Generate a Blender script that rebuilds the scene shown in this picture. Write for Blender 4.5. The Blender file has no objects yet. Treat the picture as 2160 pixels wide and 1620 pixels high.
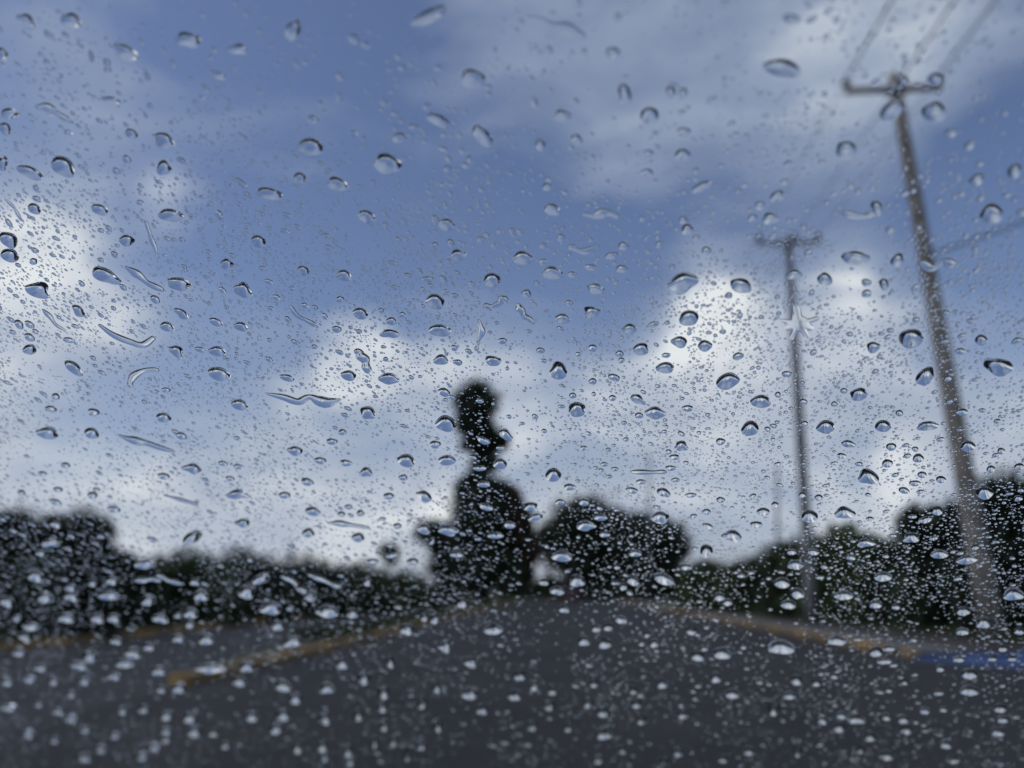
import bpy, math, random
import numpy as np
from mathutils import Vector, Matrix, Euler

random.seed(11)
rng = np.random.default_rng(11)
scene = bpy.context.scene
COL = scene.collection

# ---------------------------------------------------------------- camera
W, H, FPX = 2160.0, 1620.0, 1695.0        # photograph size and focal length in its pixels
PITCH, YAW, EYE = math.radians(14.4), math.radians(3.6), Vector((0, 0, 1.2))
cam_d = bpy.data.cameras.new('camera')
cam = bpy.data.objects.new('camera', cam_d)
COL.objects.link(cam)
cam.location = EYE
cam.rotation_euler = (math.pi / 2 + PITCH, 0, YAW)
cam_d.sensor_width = 36.0
cam_d.lens = 36.0 * FPX / W
cam_d.clip_start, cam_d.clip_end = 0.01, 6000
cam_d.dof.use_dof = True
cam_d.dof.focus_distance = 0.182
cam_d.dof.aperture_fstop = 28.25 / 2.6     # entrance pupil of about 2.6 mm
scene.camera = cam
RM = Euler(cam.rotation_euler).to_matrix()
AXIS = RM @ Vector((0, 0, -1))


def ray(px, py):
    return RM @ Vector(((px - W / 2) / FPX, -(py - H / 2) / FPX, -1.0))


def at(px, py, Y):
    d = ray(px, py)
    return EYE + d * (Y / d.y)


# ---------------------------------------------------------------- world, sun, exposure
SUN_EL, SUN_AZ = math.radians(52), math.radians(-105)     # azimuth from +Y, negative is left
world = bpy.data.worlds.new('World')
scene.world = world
world.use_nodes = True
wt = world.node_tree
wt.nodes.clear()


def wn(kind, **kw):
    n = wt.nodes.new(kind)
    for k, v in kw.items():
        setattr(n, k, v)
    return n


def wmath(op, a, b=None, clamp=False):
    n = wn('ShaderNodeMath', operation=op, use_clamp=clamp)
    for i, v in enumerate((a, b)):
        if v is None:
            continue
        if hasattr(v, 'links'):
            wt.links.new(v, n.inputs[i])
        else:
            n.inputs[i].default_value = v
    return n.outputs[0]


def wrange(v, a, b, c, d, smooth=True):
    n = wn('ShaderNodeMapRange', interpolation_type='SMOOTHSTEP' if smooth else 'LINEAR')
    wt.links.new(v, n.inputs[0])
    for i, x in enumerate((a, b, c, d)):
        n.inputs[1 + i].default_value = x
    return n.outputs[0]


def wmix(f, a, b):
    n = wn('ShaderNodeMix', data_type='RGBA')
    for s, v in ((n.inputs[0], f), (n.inputs[6], a), (n.inputs[7], b)):
        if hasattr(v, 'links'):
            wt.links.new(v, s)
        elif isinstance(v, tuple):
            s.default_value = (*v, 1)
        else:
            s.default_value = v
    return n.outputs[2]


sky = wn('ShaderNodeTexSky', sky_type='NISHITA', sun_disc=False)
sky.sun_elevation, sky.sun_rotation = SUN_EL, SUN_AZ
sky.air_density, sky.dust_density, sky.ozone_density = 1.0, 0.6, 2.0
tc = wn('ShaderNodeTexCoord')
warp = wn('ShaderNodeTexNoise')
warp.inputs['Scale'].default_value, warp.inputs['Detail'].default_value = 5.0, 5.0
wt.links.new(tc.outputs['Generated'], warp.inputs['Vector'])
v1 = wn('ShaderNodeVectorMath', operation='SUBTRACT')
wt.links.new(warp.outputs['Color'], v1.inputs[0])
v1.inputs[1].default_value = (.5, .5, .5)
v2 = wn('ShaderNodeVectorMath', operation='MULTIPLY_ADD')
wt.links.new(v1.outputs[0], v2.inputs[0])
v2.inputs[1].default_value = (.12, .12, .12)
wt.links.new(tc.outputs['Generated'], v2.inputs[2])
DIR = v2.outputs[0]
# the cloud banks seen in the sky: (pixel, pixel, radius in pixels, weight); turned into directions
BANKS = [
    (1250, 60, 420, .55), (1700, 110, 420, .60), (1950, 40, 350, .45), (1000, 180, 300, .25),
    (60, 600, 330, .62), (20, 420, 230, .25), (380, 430, 110, .40), (150, 790, 260, .25),
    (750, 745, 130, .75), (850, 800, 160, .45), (1010, 860, 300, .42), (620, 830, 240, .25),
    (1530, 690, 190, .62), (1420, 770, 230, .45), (1800, 640, 170, .50), (1700, 860, 330, .50),
    (1350, 930, 300, .30), (1330, 380, 160, .30), (1470, 540, 90, .25), (1920, 960, 110, .35),
    (250, 1040, 360, .35), (700, 1080, 320, .28), (2050, 900, 240, .22), (930, 1060, 90, .4), (250, 215, 320, .36), (620, 235, 200, .16), (110, 120, 240, .22), (450, 640, 220, .12), (1000, 30, 200, .2),
    (1150, 420, 330, -.35), (2110, 480, 330, -.50), (2140, 230, 150, -.25), (480, 40, 330, -.28),
    (170, 900, 190, -.62), (700, 520, 300, -.18), (1320, 560, 230, -.2), (1850, 970, 150, -.15), (500, 880, 200, -.12),
]
total = None
for (bx, by, br, bw) in BANKS:
    c = ray(bx, by).normalized()
    dn = wn('ShaderNodeVectorMath', operation='DISTANCE')
    wt.links.new(DIR, dn.inputs[0])
    dn.inputs[1].default_value = c
    f = wrange(dn.outputs['Value'], 0.0, br / FPX * 1.05, bw, 0.0)
    total = f if total is None else wmath('ADD', total, f)
fb = wn('ShaderNodeTexNoise')
fb.inputs['Scale'].default_value, fb.inputs['Detail'].default_value, fb.inputs['Roughness'].default_value = 3.4, 9.0, .56
mp = wn('ShaderNodeMapping')
mp.inputs['Scale'].default_value = (1, 1, 2.2)
wt.links.new(DIR, mp.inputs[0])
wt.links.new(mp.outputs[0], fb.inputs['Vector'])
sep = wn('ShaderNodeSeparateXYZ')
wt.links.new(tc.outputs['Generated'], sep.inputs[0])
haze_up = wmath('ADD', wrange(sep.outputs['Z'], 0.0, 0.46, .66, 0.0), wrange(sep.outputs['Z'], 0.60, 0.85, 0.0, .6))
wsp = wn('ShaderNodeTexNoise')
wsp.inputs['Scale'].default_value, wsp.inputs['Detail'].default_value, wsp.inputs['Roughness'].default_value = 2.6, 8.0, .6
mp2 = wn('ShaderNodeMapping')
mp2.inputs['Scale'].default_value = (1.1, 1.1, 5.0)
mp2.inputs['Rotation'].default_value = (0, .18, 0)
wt.links.new(DIR, mp2.inputs[0])
wt.links.new(mp2.outputs[0], wsp.inputs['Vector'])
wisp = wmath('MULTIPLY', wmath('SUBTRACT', wsp.outputs[0], .48), 1.6)
total = wmath('ADD', total, wisp)
cover = wmath('ADD', wmath('ADD', total, haze_up), wmath('MULTIPLY', wmath('SUBTRACT', fb.outputs[0], .5), .95))
mask = wrange(cover, 0.0, 0.82, 0.0, 1.0, smooth=False)
thick = wrange(cover, 0.35, 1.15, 0.0, 1.0)
fb2 = wn('ShaderNodeTexNoise')
fb2.inputs['Scale'].default_value, fb2.inputs['Detail'].default_value = 6.5, 6.0
wt.links.new(mp.outputs[0], fb2.inputs['Vector'])
shade = wrange(fb2.outputs[0], .40, .66, 0.0, 1.0)
low = wrange(sep.outputs['Z'], 0.12, 0.60, 1.0, 0.0)
bright = wmath('MULTIPLY', wmath('ADD', wmath('MULTIPLY', shade, .55), wmath('MULTIPLY', low, .36)), thick, clamp=True)
for (bx, by, br, bw) in [(750, 735, 120, .9), (840, 790, 90, .5), (1530, 680, 130, .8), (1440, 720, 110, .5), (40, 620, 260, .5), (1920, 960, 80, .7), (930, 1060, 70, .8),
                         (380, 430, 90, .6), (1010, 850, 200, .35), (1800, 610, 90, .4), (200, 1020, 200, .3)]:
    dn = wn('ShaderNodeVectorMath', operation='DISTANCE')
    wt.links.new(DIR, dn.inputs[0])
    dn.inputs[1].default_value = ray(bx, by).normalized()
    f = wmath('MULTIPLY', wrange(dn.outputs['Value'], 0.0, br / FPX * 1.1, bw, 0.0), wrange(fb2.outputs[0], .32, .55, .35, 1.0))
    bright = wmath('ADD', bright, f, clamp=True)
cloud_col = wmix(bright, (3.05, 3.65, 4.95), (7.7, 7.9, 8.2))
tint = wn('ShaderNodeMix', data_type='RGBA', blend_type='MULTIPLY')
tint.inputs[0].default_value = 1.0
tint.inputs[7].default_value = (.98, .90, .98, 1)
wt.links.new(sky.outputs[0], tint.inputs[6])
final = wmix(mask, tint.outputs[2], cloud_col)
bg = wn('ShaderNodeBackground')
bg.inputs['Strength'].default_value = 0.095
wt.links.new(final, bg.inputs[0])
wo = wn('ShaderNodeOutputWorld')
wt.links.new(bg.outputs[0], wo.inputs[0])
world.cycles.sampling_method = 'MANUAL'
world.cycles.sample_map_resolution = 512

sun_d = bpy.data.lights.new('sun', 'SUN')
sun_d.energy, sun_d.angle, sun_d.color = 0.5, math.radians(60), (1.0, .95, .88)
sun = bpy.data.objects.new('sun', sun_d)
COL.objects.link(sun)
to_sun = Vector((math.sin(SUN_AZ) * math.cos(SUN_EL), math.cos(SUN_AZ) * math.cos(SUN_EL), math.sin(SUN_EL)))
sun.rotation_euler = to_sun.to_track_quat('Z', 'Y').to_euler()
sun.location = to_sun * 50 + Vector((0, 0, 20))

vs = scene.view_settings
vs.view_transform, vs.look, vs.exposure, vs.gamma = 'Standard', 'None', 0.16, 1.0
vs.use_curve_mapping = False
cy = scene.cycles
cy.max_bounces, cy.transmission_bounces, cy.glossy_bounces, cy.diffuse_bounces = 14, 12, 6, 3
cy.transparent_max_bounces = 16
cy.caustics_reflective = False
cy.use_denoising = True
cy.sample_clamp_indirect = 6.0


# ---------------------------------------------------------------- helpers
def mat(name, base, rough=.7, var=.25, scale=8.0, bump=.0, second=None, detail=6.0, metallic=0.0, spec=.5):
    m = bpy.data.materials.new(name)
    m.use_nodes = True
    t = m.node_tree
    b = t.nodes['Principled BSDF']
    b.inputs['Roughness'].default_value = rough
    b.inputs['Metallic'].default_value = metallic
    b.inputs['Specular IOR Level'].default_value = spec
    g = t.nodes.new('ShaderNodeNewGeometry')
    n = t.nodes.new('ShaderNodeTexNoise')
    n.inputs['Scale'].default_value, n.inputs['Detail'].default_value = scale, detail
    t.links.new(g.outputs['Position'], n.inputs['Vector'])
    r = t.nodes.new('ShaderNodeValToRGB')
    lo = tuple(c * (1 - var) for c in base)
    hi = second or tuple(min(1, c * (1 + var)) for c in base)
    r.color_ramp.elements[0].position, r.color_ramp.elements[0].color = .36, (*lo, 1)
    r.color_ramp.elements[1].position, r.color_ramp.elements[1].color = .66, (*hi, 1)
    t.links.new(n.outputs[0], r.inputs[0])
    t.links.new(r.outputs[0], b.inputs['Base Color'])
    if bump:
        bn = t.nodes.new('ShaderNodeBump')
        bn.inputs['Strength'].default_value, bn.inputs['Distance'].default_value = bump, .02
        n2 = t.nodes.new('ShaderNodeTexNoise')
        n2.inputs['Scale'].default_value, n2.inputs['Detail'].default_value = scale * 12, 4
        t.links.new(g.outputs['Position'], n2.inputs['Vector'])
        t.links.new(n2.outputs[0], bn.inputs['Height'])
        t.links.new(bn.outputs[0], b.inputs['Normal'])
    return m


M = {
    'asphalt': mat('asphalt', (.034, .030, .0255), .8, .3, .35, .5, spec=.3),
    'asphalt_side': mat('asphalt_side', (.052, .049, .045), .85, .25, .3, .5, spec=.3),
    'earth': mat('earth', (.060, .042, .032), .95, .4, .9, .6, second=(.080, .065, .050)),
    'footpath': mat('footpath', (.16, .15, .14), .85, .25, .6, .4),
    'verge': mat('verge', (.045, .060, .022), .95, .4, 1.2, .6, second=(.095, .085, .035)),
    'yellow': mat('yellow_paint', (.15, .12, .085), .8, .3, .8, .2, second=(.52, .30, .07)),
    'concrete': mat('concrete', (.30, .28, .26), .85, .2, 2.5, .3),
    'pole': mat('pole_concrete', (.30, .26, .21), .85, .3, 3.0, .4),
    'poledark': mat('pole_weathered', (.25, .24, .225), .85, .3, 3.0, .4),
    'steel': mat('galvanised_steel', (.22, .22, .22), .5, .2, 6, metallic=.6),
    'ceramic': mat('ceramic', (.10, .07, .06), .25, .2, 8),
    'wire': mat('wire', (.05, .05, .055), .6, .2, 5),
    'bark': mat('bark', (.055, .042, .032), .95, .4, 6, .6),
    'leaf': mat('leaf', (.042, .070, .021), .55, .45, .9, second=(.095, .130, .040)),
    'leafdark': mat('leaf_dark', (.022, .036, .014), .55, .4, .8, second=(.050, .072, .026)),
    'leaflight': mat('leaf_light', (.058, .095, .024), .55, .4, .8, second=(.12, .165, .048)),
    'leafbrown': mat('leaf_brown', (.055, .030, .016), .7, .4, .8, second=(.085, .048, .022)),
    'blue': mat('blue_sheet', (.036, .080, .21), .55, .25, 2.5, .3),
    'maroon': mat('maroon_paint', (.10, .015, .028), .3, .1, 2),
    'paint': mat('dark_paint', (.012, .012, .013), .65, .1, 2, spec=.2),
    'plastic': mat('dark_plastic', (.016, .016, .017), .8, .2, 20, .3),
    'lining': mat('dark_lining', (.030, .030, .032), .95, .2, 20),
    'rubber': mat('rubber', (.014, .014, .014), .85, .2, 20),
    'tailred': mat('tail_lamp', (.25, .01, .01), .3, .1, 2),
    'tint': mat('car_glass', (.012, .014, .016), .08, .1, 2),
    'plate': mat('white_plate', (.6, .6, .58), .5, .1, 2),
    'grass': mat('grass_blade', (.040, .062, .018), .8, .4, 2.0, second=(.09, .10, .035)),
}

water = bpy.data.materials.new('water')
water.use_nodes = True
wtn = water.node_tree
wtn.nodes.clear()
gl = wtn.nodes.new('ShaderNodeBsdfGlass')
gl.inputs['IOR'].default_value, gl.inputs['Roughness'].default_value = 1.333, 0.0
gl.inputs['Color'].default_value = (.985, .99, .99, 1)
mo = wtn.nodes.new('ShaderNodeOutputMaterial')
wtn.links.new(gl.outputs[0], mo.inputs[0])
clear = bpy.data.materials.new('clear_glass')
clear.use_nodes = True
ct = clear.node_tree
ct.nodes.clear()
tr = ct.nodes.new('ShaderNodeBsdfTransparent')
tr.inputs['Color'].default_value = (.965, .975, .972, 1)
mo = ct.nodes.new('ShaderNodeOutputMaterial')
ct.links.new(tr.outputs[0], mo.inputs[0])


def tag(o, label=None, cat=None, group=None, kind=None):
    for k, v in (('label', label), ('category', cat), ('group', group), ('kind', kind)):
        if v:
            o[k] = v
    return o


def empty(name, loc):
    o = bpy.data.objects.new(name, None)
    o.location = loc
    o.empty_display_size = .1
    COL.objects.link(o)
    return o


def mesh_obj(name, verts, faces, m, parent=None, smooth=False, origin=(0, 0, 0)):
    o_ = Vector(origin)
    if parent is not None:
        o_ = Vector(parent_world(parent))
    me = bpy.data.meshes.new(name)
    me.from_pydata([tuple(Vector(v) - o_) for v in verts], [], faces)
    if smooth:
        me.polygons.foreach_set('use_smooth', [True] * len(me.polygons))
    me.materials.append(M[m] if isinstance(m, str) else m)
    o = bpy.data.objects.new(name, me)
    COL.objects.link(o)
    if parent is not None:
        o.parent = parent
    else:
        o.location = o_
    return o


def parent_world(p):
    l = Vector((0, 0, 0))
    while p is not None:
        l += p.location
        p = p.parent
    return l


class MB:
    def __init__(s):
        s.v, s.f = [], []

    def poly(s, pts):
        b = len(s.v)
        s.v += [tuple(p) for p in pts]
        s.f.append(tuple(range(b, b + len(pts))))

    def box(s, c, sx, sy, sz, ax=None):
        c = Vector(c)
        X, Y, Z = ax or (Vector((1, 0, 0)), Vector((0, 1, 0)), Vector((0, 0, 1)))
        b = len(s.v)
        for k in (-1, 1):
            for j in (-1, 1):
                for i in (-1, 1):
                    s.v.append(tuple(c + X * (i * sx / 2) + Y * (j * sy / 2) + Z * (k * sz / 2)))
        s.f += [tuple(b + q for q in f) for f in ((0, 2, 3, 1), (4, 5, 7, 6), (0, 1, 5, 4), (2, 6, 7, 3), (0, 4, 6, 2), (1, 3, 7, 5))]
        return s

    def tube(s, pts, radii, n=10, cap=True):
        pts = [Vector(p) for p in pts]
        if not hasattr(radii, '__len__'):
            radii = [radii] * len(pts)
        b0 = len(s.v)
        for i, p in enumerate(pts):
            t = (pts[min(i + 1, len(pts) - 1)] - pts[max(i - 1, 0)]).normalized()
            u = t.cross(Vector((0, 0, 1)) if abs(t.z) < .9 else Vector((1, 0, 0))).normalized()
            w = t.cross(u)
            for k in range(n):
                a = 2 * math.pi * k / n
                s.v.append(tuple(p + (u * math.cos(a) + w * math.sin(a)) * radii[i]))
        for i in range(len(pts) - 1):
            for k in range(n):
                a, b = b0 + i * n + k, b0 + i * n + (k + 1) % n
                s.f.append((a, b, b + n, a + n))
        if cap:
            s.f.append(tuple(b0 + k for k in range(n - 1, -1, -1)))
            e = b0 + (len(pts) - 1) * n
            s.f.append(tuple(e + k for k in range(n)))
        return s

    def prism(s, prof, a, b, fn):
        """profile points (u, v) swept from a to b; fn(u, v, w) gives the point"""
        n = len(prof)
        b0 = len(s.v)
        for w in (a, b):
            s.v += [tuple(fn(u, v, w)) for u, v in prof]
        s.f += [(b0 + i, b0 + (i + 1) % n, b0 + n + (i + 1) % n, b0 + n + i) for i in range(n)]
        s.f += [tuple(b0 + i for i in range(n - 1, -1, -1)), tuple(b0 + n + i for i in range(n))]
        return s

    def build(s, name, m, parent=None, smooth=False, origin=(0, 0, 0)):
        return mesh_obj(name, s.v, s.f, m, parent, smooth, origin)


# ---------------------------------------------------------------- ground, roads, kerbs
def sheet(name, x0, x1, y0, y1, z, m, nx=1, ny=1):
    v = [(x0 + (x1 - x0) * i / nx, y0 + (y1 - y0) * j / ny, z) for j in range(ny + 1) for i in range(nx + 1)]
    f = [(j * (nx + 1) + i, j * (nx + 1) + i + 1, (j + 1) * (nx + 1) + i + 1, (j + 1) * (nx + 1) + i) for j in range(ny) for i in range(nx)]
    return tag(mesh_obj(name, v, f, m), kind='structure')


sheet('ground', -2500, 2500, -600, 4000, 0.0, 'verge')
sheet('road', -4.95, 6.3, -60, 97, .004, 'asphalt')
sheet('side_road', -11.3, -4.95, -60, 97, .004, 'asphalt_side')
sheet('cross_road', -60, 60, 97, 104, .004, 'asphalt')
sheet('footpath', 6.5, 7.7, 16.0, 97, .10, 'footpath')
sheet('forecourt', 6.3, 22, -60, 15.9, .004, 'asphalt')
sheet('earth_bank', 7.7, 14, 16.0, 34, .104, 'earth')


def kerb(name, label, x0, x1, y0, y1, nose=False):
    root = empty(name, ((x0 + x1) / 2, y0, 0))
    tag(root, label, 'kerb')
    y, k = y0, 0
    while y < y1 - .01:
        L = 1.0 if y < y0 + 40 else 4.0
        L = min(L, y1 - y)
        mb = MB()
        c = .025
        prof = [(x0, 0), (x1, 0), (x1, .14 - c), (x1 - c, .14), (x0 + c, .14), (x0, .14 - c)]
        dz = random.uniform(-.004, .004)
        mb.prism(prof, y + .006, y + L - .006, lambda u, v, w: (u, w, v + (dz if v > 0 else 0)))
        mb.build('kerbstone', 'yellow', root)
        y += L
    return root


kerb('kerb', 'yellow painted kerb along the grass median left of the road', -5.05, -4.85, 10.8, 97)
kerb('kerb', 'yellow painted kerb along the footpath right of the road', 6.3, 6.5, 16.0, 97)
kerb('kerb', 'faded yellow kerb below the hedge at far left side road', -11.5, -11.3, 6, 97)
mp_ = [(-5.05, 10.8), (-5.05, 97), (-6.4, 97), (-6.4, 20), (-5.18, 10.9)]
mb = MB()
mb.prism(mp_, 0, .10, lambda u, v, w: (u, v, w))
tag(mb.build('median', 'verge'), kind='structure')
mb = MB()
for i in range(12):
    a, b = math.pi * i / 12, math.pi * (i + 1) / 12
    cx, cyy, R = -4.99, 10.79, .14
    p = lambda t, r, z: (cx + r * math.cos(t), cyy - r * math.sin(t), z)
    mb.poly([p(a, R, 0), p(b, R, 0), p(b, R, .14), p(a, R, .14)])
    mb.poly([p(a, R, .14), p(b, R, .14), (cx, cyy, .145)])
tag(mb.build('kerb_nose', 'yellow', origin=(-4.99, 10.79, 0)), 'rounded yellow kerb end where the grass median begins', 'kerb')


def grass(name, label, x0, x1, y0, y1, n, z, hmin, hmax):
    a = rng.random((n, 6))
    px, py = x0 + (x1 - x0) * a[:, 0], y0 + (y1 - y0) * a[:, 1] ** 1.6
    h = hmin + (hmax - hmin) * a[:, 2]
    an = a[:, 3] * 2 * math.pi
    w = .012 + .01 * a[:, 4]
    lx, ly = (a[:, 5] - .5) * h, (a[:, 4] - .5) * h
    V = np.empty((n, 3, 3))
    V[:, 0] = np.stack([px - w * np.cos(an), py - w * np.sin(an), np.full(n, z)], 1)
    V[:, 1] = np.stack([px + w * np.cos(an), py + w * np.sin(an), np.full(n, z)], 1)
    V[:, 2] = np.stack([px + lx, py + ly, z + h], 1)
    o = soup(name, V.reshape(-1, 3), 3, 'grass')
    return tag(o, label, 'grass', kind='stuff')


def soup(name, V, k, m, parent=None, smooth=False):
    """a mesh of separate k-gons from an array of corner points"""
    off = np.array(parent_world(parent)) if parent is not None else np.zeros(3)
    n = len(V) // k
    me = bpy.data.meshes.new(name)
    me.vertices.add(n * k)
    me.loops.add(n * k)
    me.polygons.add(n)
    me.vertices.foreach_set('co', (V - off).astype(np.float32).ravel())
    me.loops.foreach_set('vertex_index', np.arange(n * k, dtype=np.int32))
    me.polygons.foreach_set('loop_start', np.arange(0, n * k, k, dtype=np.int32))
    me.polygons.foreach_set('loop_total', np.full(n, k, dtype=np.int32))
    me.update(calc_edges=True)
    me.materials.append(M[m])
    o = bpy.data.objects.new(name, me)
    COL.objects.link(o)
    if parent is not None:
        o.parent = parent
    return o


grass('grass', 'rough grass growing on the median left of the road', -6.35, -5.15, 19, 80, 12000, .10, .06, .28)
grass('grass', 'weedy grass under the hedge along the right footpath', 9.2, 13, 15, 70, 14000, .05, .08, .35)
grass('grass', 'grass below the hedge beyond the left side road', -13.5, -11.5, 8, 70, 12000, .0, .08, .4)


# ---------------------------------------------------------------- trees and shrubs
def px_r(r, Y):
    return r * Y / FPX


def crown(name, blobs, n, leaf, m, parent):
    """leaf-sized faces spread through overlapping ellipsoids: (centre, radii)"""
    vol = np.array([b[1][0] * b[1][1] * b[1][2] for b in blobs]) ** .75
    cnt = np.maximum(60, (n * vol / vol.sum())).astype(int)
    out = []
    for (c, r), k in zip(blobs, cnt):
        d = rng.normal(size=(k, 3))
        d /= np.linalg.norm(d, axis=1)[:, None]
        lump = 1 + .13 * np.sin(d[:, 0] * 5 + c[0]) * np.cos(d[:, 2] * 6 + c[2] * 3) + .10 * np.sin(d[:, 1] * 9 + d[:, 2] * 8)
        rad = rng.random(k) ** .38 * lump * (1 + .10 * rng.normal(size=k).clip(-1, 1.6)) * (1 + .38 * rng.random(k) ** 9)
        out.append(np.array(c) + d * rad[:, None] * np.array(r))
    P = np.concatenate(out)
    P = P[P[:, 2] > .04]
    k = len(P)
    u = rng.normal(size=(k, 3))
    u /= np.linalg.norm(u, axis=1)[:, None]
    t = np.cross(u, rng.normal(size=(k, 3)))
    t /= np.linalg.norm(t, axis=1)[:, None]
    s = leaf * (.6 + .8 * rng.random(k))[:, None]
    V = np.stack([P - u * s, P + t * s * .42, P + u * s, P - t * s * .42], 1).reshape(-1, 3)
    V[:, 2] = np.maximum(V[:, 2], .02)
    return soup(name, V, 4, m, parent)


def trunk(parent, base, top, r, limbs):
    mb = MB()
    base, top = Vector(base), Vector(top)
    n = 7
    pts = [base.lerp(top, i / n) + Vector((random.uniform(-1, 1), random.uniform(-1, 1), 0)) * r * .35 * (i > 0) for i in range(n + 1)]
    mb.tube(pts, [r * (1.15 - .85 * i / n) for i in range(n + 1)], 9)
    for l in limbs:
        l = Vector(l)
        i = random.randint(2, n - 2)
        s = pts[i]
        mid = s.lerp(l, .5) + Vector((0, 0, (l - s).length * .08))
        mb.tube([s, mid, l], [r * .42, r * .28, r * .1], 6)
    return mb.build('trunk', 'bark', parent, True)


def plant(name, label, cat, Y, blobs_px, n, leaf, m, group=None, depth=1.0, tr_r=.12, extra=None, skirt=True, ragged=0):
    """a tree or shrub standing at forward distance Y whose crown fills the given pixel blobs (x, y, rx, ry)"""
    bl = []
    for (bx, by, rx, ry) in blobs_px:
        c = at(bx, by, Y + random.uniform(-.15, .15) * px_r(rx, Y))
        bl.append((tuple(c), (px_r(rx, Y), px_r(min(rx, 1.2 * ry), Y) * depth, px_r(ry, Y))))
    cx = sum(b[0][0] for b in bl) / len(bl)
    if ragged:
        for _ in range(ragged):
            c, r = random.choice(bl)
            a = random.uniform(0, 2 * math.pi)
            k = random.uniform(.18, .34)
            bl.append(((c[0] + r[0] * math.cos(a), c[1] + random.uniform(-.5, .5) * r[1], c[2] + r[2] * math.sin(a)), (r[0] * k * 1.3, r[1] * k, r[2] * k)))
    root = empty(name, (cx, Y, 0))
    tag(root, label, cat, group)
    top = max(bl, key=lambda b: b[0][2])
    if skirt:
        zl = min(b[0][2] - b[1][2] for b in bl)
        if zl > .1:
            w = max(b[1][0] for b in bl)
            bl.append(((cx, Y, zl * .55 + .1), (w * .8, w * .6, zl * .75 + .2)))
    crown('crown', bl, n, leaf, m, root)
    trunk(root, (cx, Y, 0), top[0], tr_r, [b[0] for b in bl[:6]])
    if extra:
        be = []
        for (bx, by, rx, ry) in extra:
            c = at(bx, by, Y - px_r(rx, Y) * .5)
            be.append((tuple(c), (px_r(rx, Y), px_r(rx, Y), px_r(ry, Y))))
        crown('dry_foliage', be, n // 5, leaf, 'leafbrown', root)
    return root


def shrub_blobs(px, top, hw, Y, k=7):
    g = H / 2 + 435 + FPX * 1.2 / Y        # where the ground is at that distance
    hh = g - top
    out = [(px, top + hw * .62, hw * .62, hw * .62)]
    for a in (-.52, .5):
        out.append((px + a * hw, top + hw * random.uniform(.5, .74), hw * .42, hw * .42))
    for i in range(k):
        a = random.uniform(-1, 1)
        rr = hw * random.uniform(.34, .52)
        out.append((px + a * hw * .72, top + rr * .9 + hh * (.12 + .55 * random.random()) + abs(a) * hw * .25, rr, rr * random.uniform(.85, 1.1)))
    for a in (-.6, 0, .6):
        out.append((px + a * hw, g - hh * .25, hw * .5, hh * .28))
    return out


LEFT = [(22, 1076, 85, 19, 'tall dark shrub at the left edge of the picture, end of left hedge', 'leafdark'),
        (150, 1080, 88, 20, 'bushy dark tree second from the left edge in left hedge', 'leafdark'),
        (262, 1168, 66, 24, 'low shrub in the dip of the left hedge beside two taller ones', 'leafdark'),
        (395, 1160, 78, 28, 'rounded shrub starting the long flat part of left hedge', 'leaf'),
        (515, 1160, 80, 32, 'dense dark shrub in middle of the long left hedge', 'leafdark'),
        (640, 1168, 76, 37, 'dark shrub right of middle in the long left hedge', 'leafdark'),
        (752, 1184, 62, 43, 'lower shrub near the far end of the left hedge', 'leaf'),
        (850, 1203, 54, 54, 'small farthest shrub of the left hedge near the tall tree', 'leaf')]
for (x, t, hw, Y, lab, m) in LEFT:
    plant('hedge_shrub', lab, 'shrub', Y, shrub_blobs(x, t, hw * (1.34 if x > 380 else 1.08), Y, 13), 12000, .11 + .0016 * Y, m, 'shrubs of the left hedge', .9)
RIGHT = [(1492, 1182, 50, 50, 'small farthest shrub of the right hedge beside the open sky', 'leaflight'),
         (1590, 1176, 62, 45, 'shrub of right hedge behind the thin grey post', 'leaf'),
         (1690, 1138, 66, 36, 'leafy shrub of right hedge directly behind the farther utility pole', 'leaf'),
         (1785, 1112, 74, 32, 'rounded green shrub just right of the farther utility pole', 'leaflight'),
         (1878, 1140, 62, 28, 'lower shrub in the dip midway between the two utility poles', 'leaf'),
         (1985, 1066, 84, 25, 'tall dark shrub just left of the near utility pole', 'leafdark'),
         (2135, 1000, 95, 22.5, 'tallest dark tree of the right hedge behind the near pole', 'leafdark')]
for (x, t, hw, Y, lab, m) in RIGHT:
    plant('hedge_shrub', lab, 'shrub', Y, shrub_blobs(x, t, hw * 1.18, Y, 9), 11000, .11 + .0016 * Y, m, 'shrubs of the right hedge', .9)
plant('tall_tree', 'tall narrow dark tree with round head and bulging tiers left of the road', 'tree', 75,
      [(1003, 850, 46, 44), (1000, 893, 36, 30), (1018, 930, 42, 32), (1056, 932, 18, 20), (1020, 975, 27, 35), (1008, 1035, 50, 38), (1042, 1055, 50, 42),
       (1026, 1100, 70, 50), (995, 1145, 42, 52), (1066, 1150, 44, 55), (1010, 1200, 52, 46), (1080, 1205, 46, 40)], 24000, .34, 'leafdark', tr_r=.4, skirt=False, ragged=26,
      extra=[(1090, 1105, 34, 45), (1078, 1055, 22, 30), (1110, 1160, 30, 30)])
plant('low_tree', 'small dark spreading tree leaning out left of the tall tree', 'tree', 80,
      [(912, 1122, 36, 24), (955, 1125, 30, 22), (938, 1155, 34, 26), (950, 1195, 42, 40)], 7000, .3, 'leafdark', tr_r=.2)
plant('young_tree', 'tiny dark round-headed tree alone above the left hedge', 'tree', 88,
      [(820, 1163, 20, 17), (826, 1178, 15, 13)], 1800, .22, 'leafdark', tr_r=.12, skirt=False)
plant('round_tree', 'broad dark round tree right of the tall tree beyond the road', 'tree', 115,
      [(1225, 1110, 68, 62), (1190, 1135, 42, 55), (1285, 1125, 58, 55), (1220, 1170, 70, 50), (1290, 1180, 60, 50)], 15000, .45, 'leafdark', tr_r=.5, ragged=12)
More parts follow.
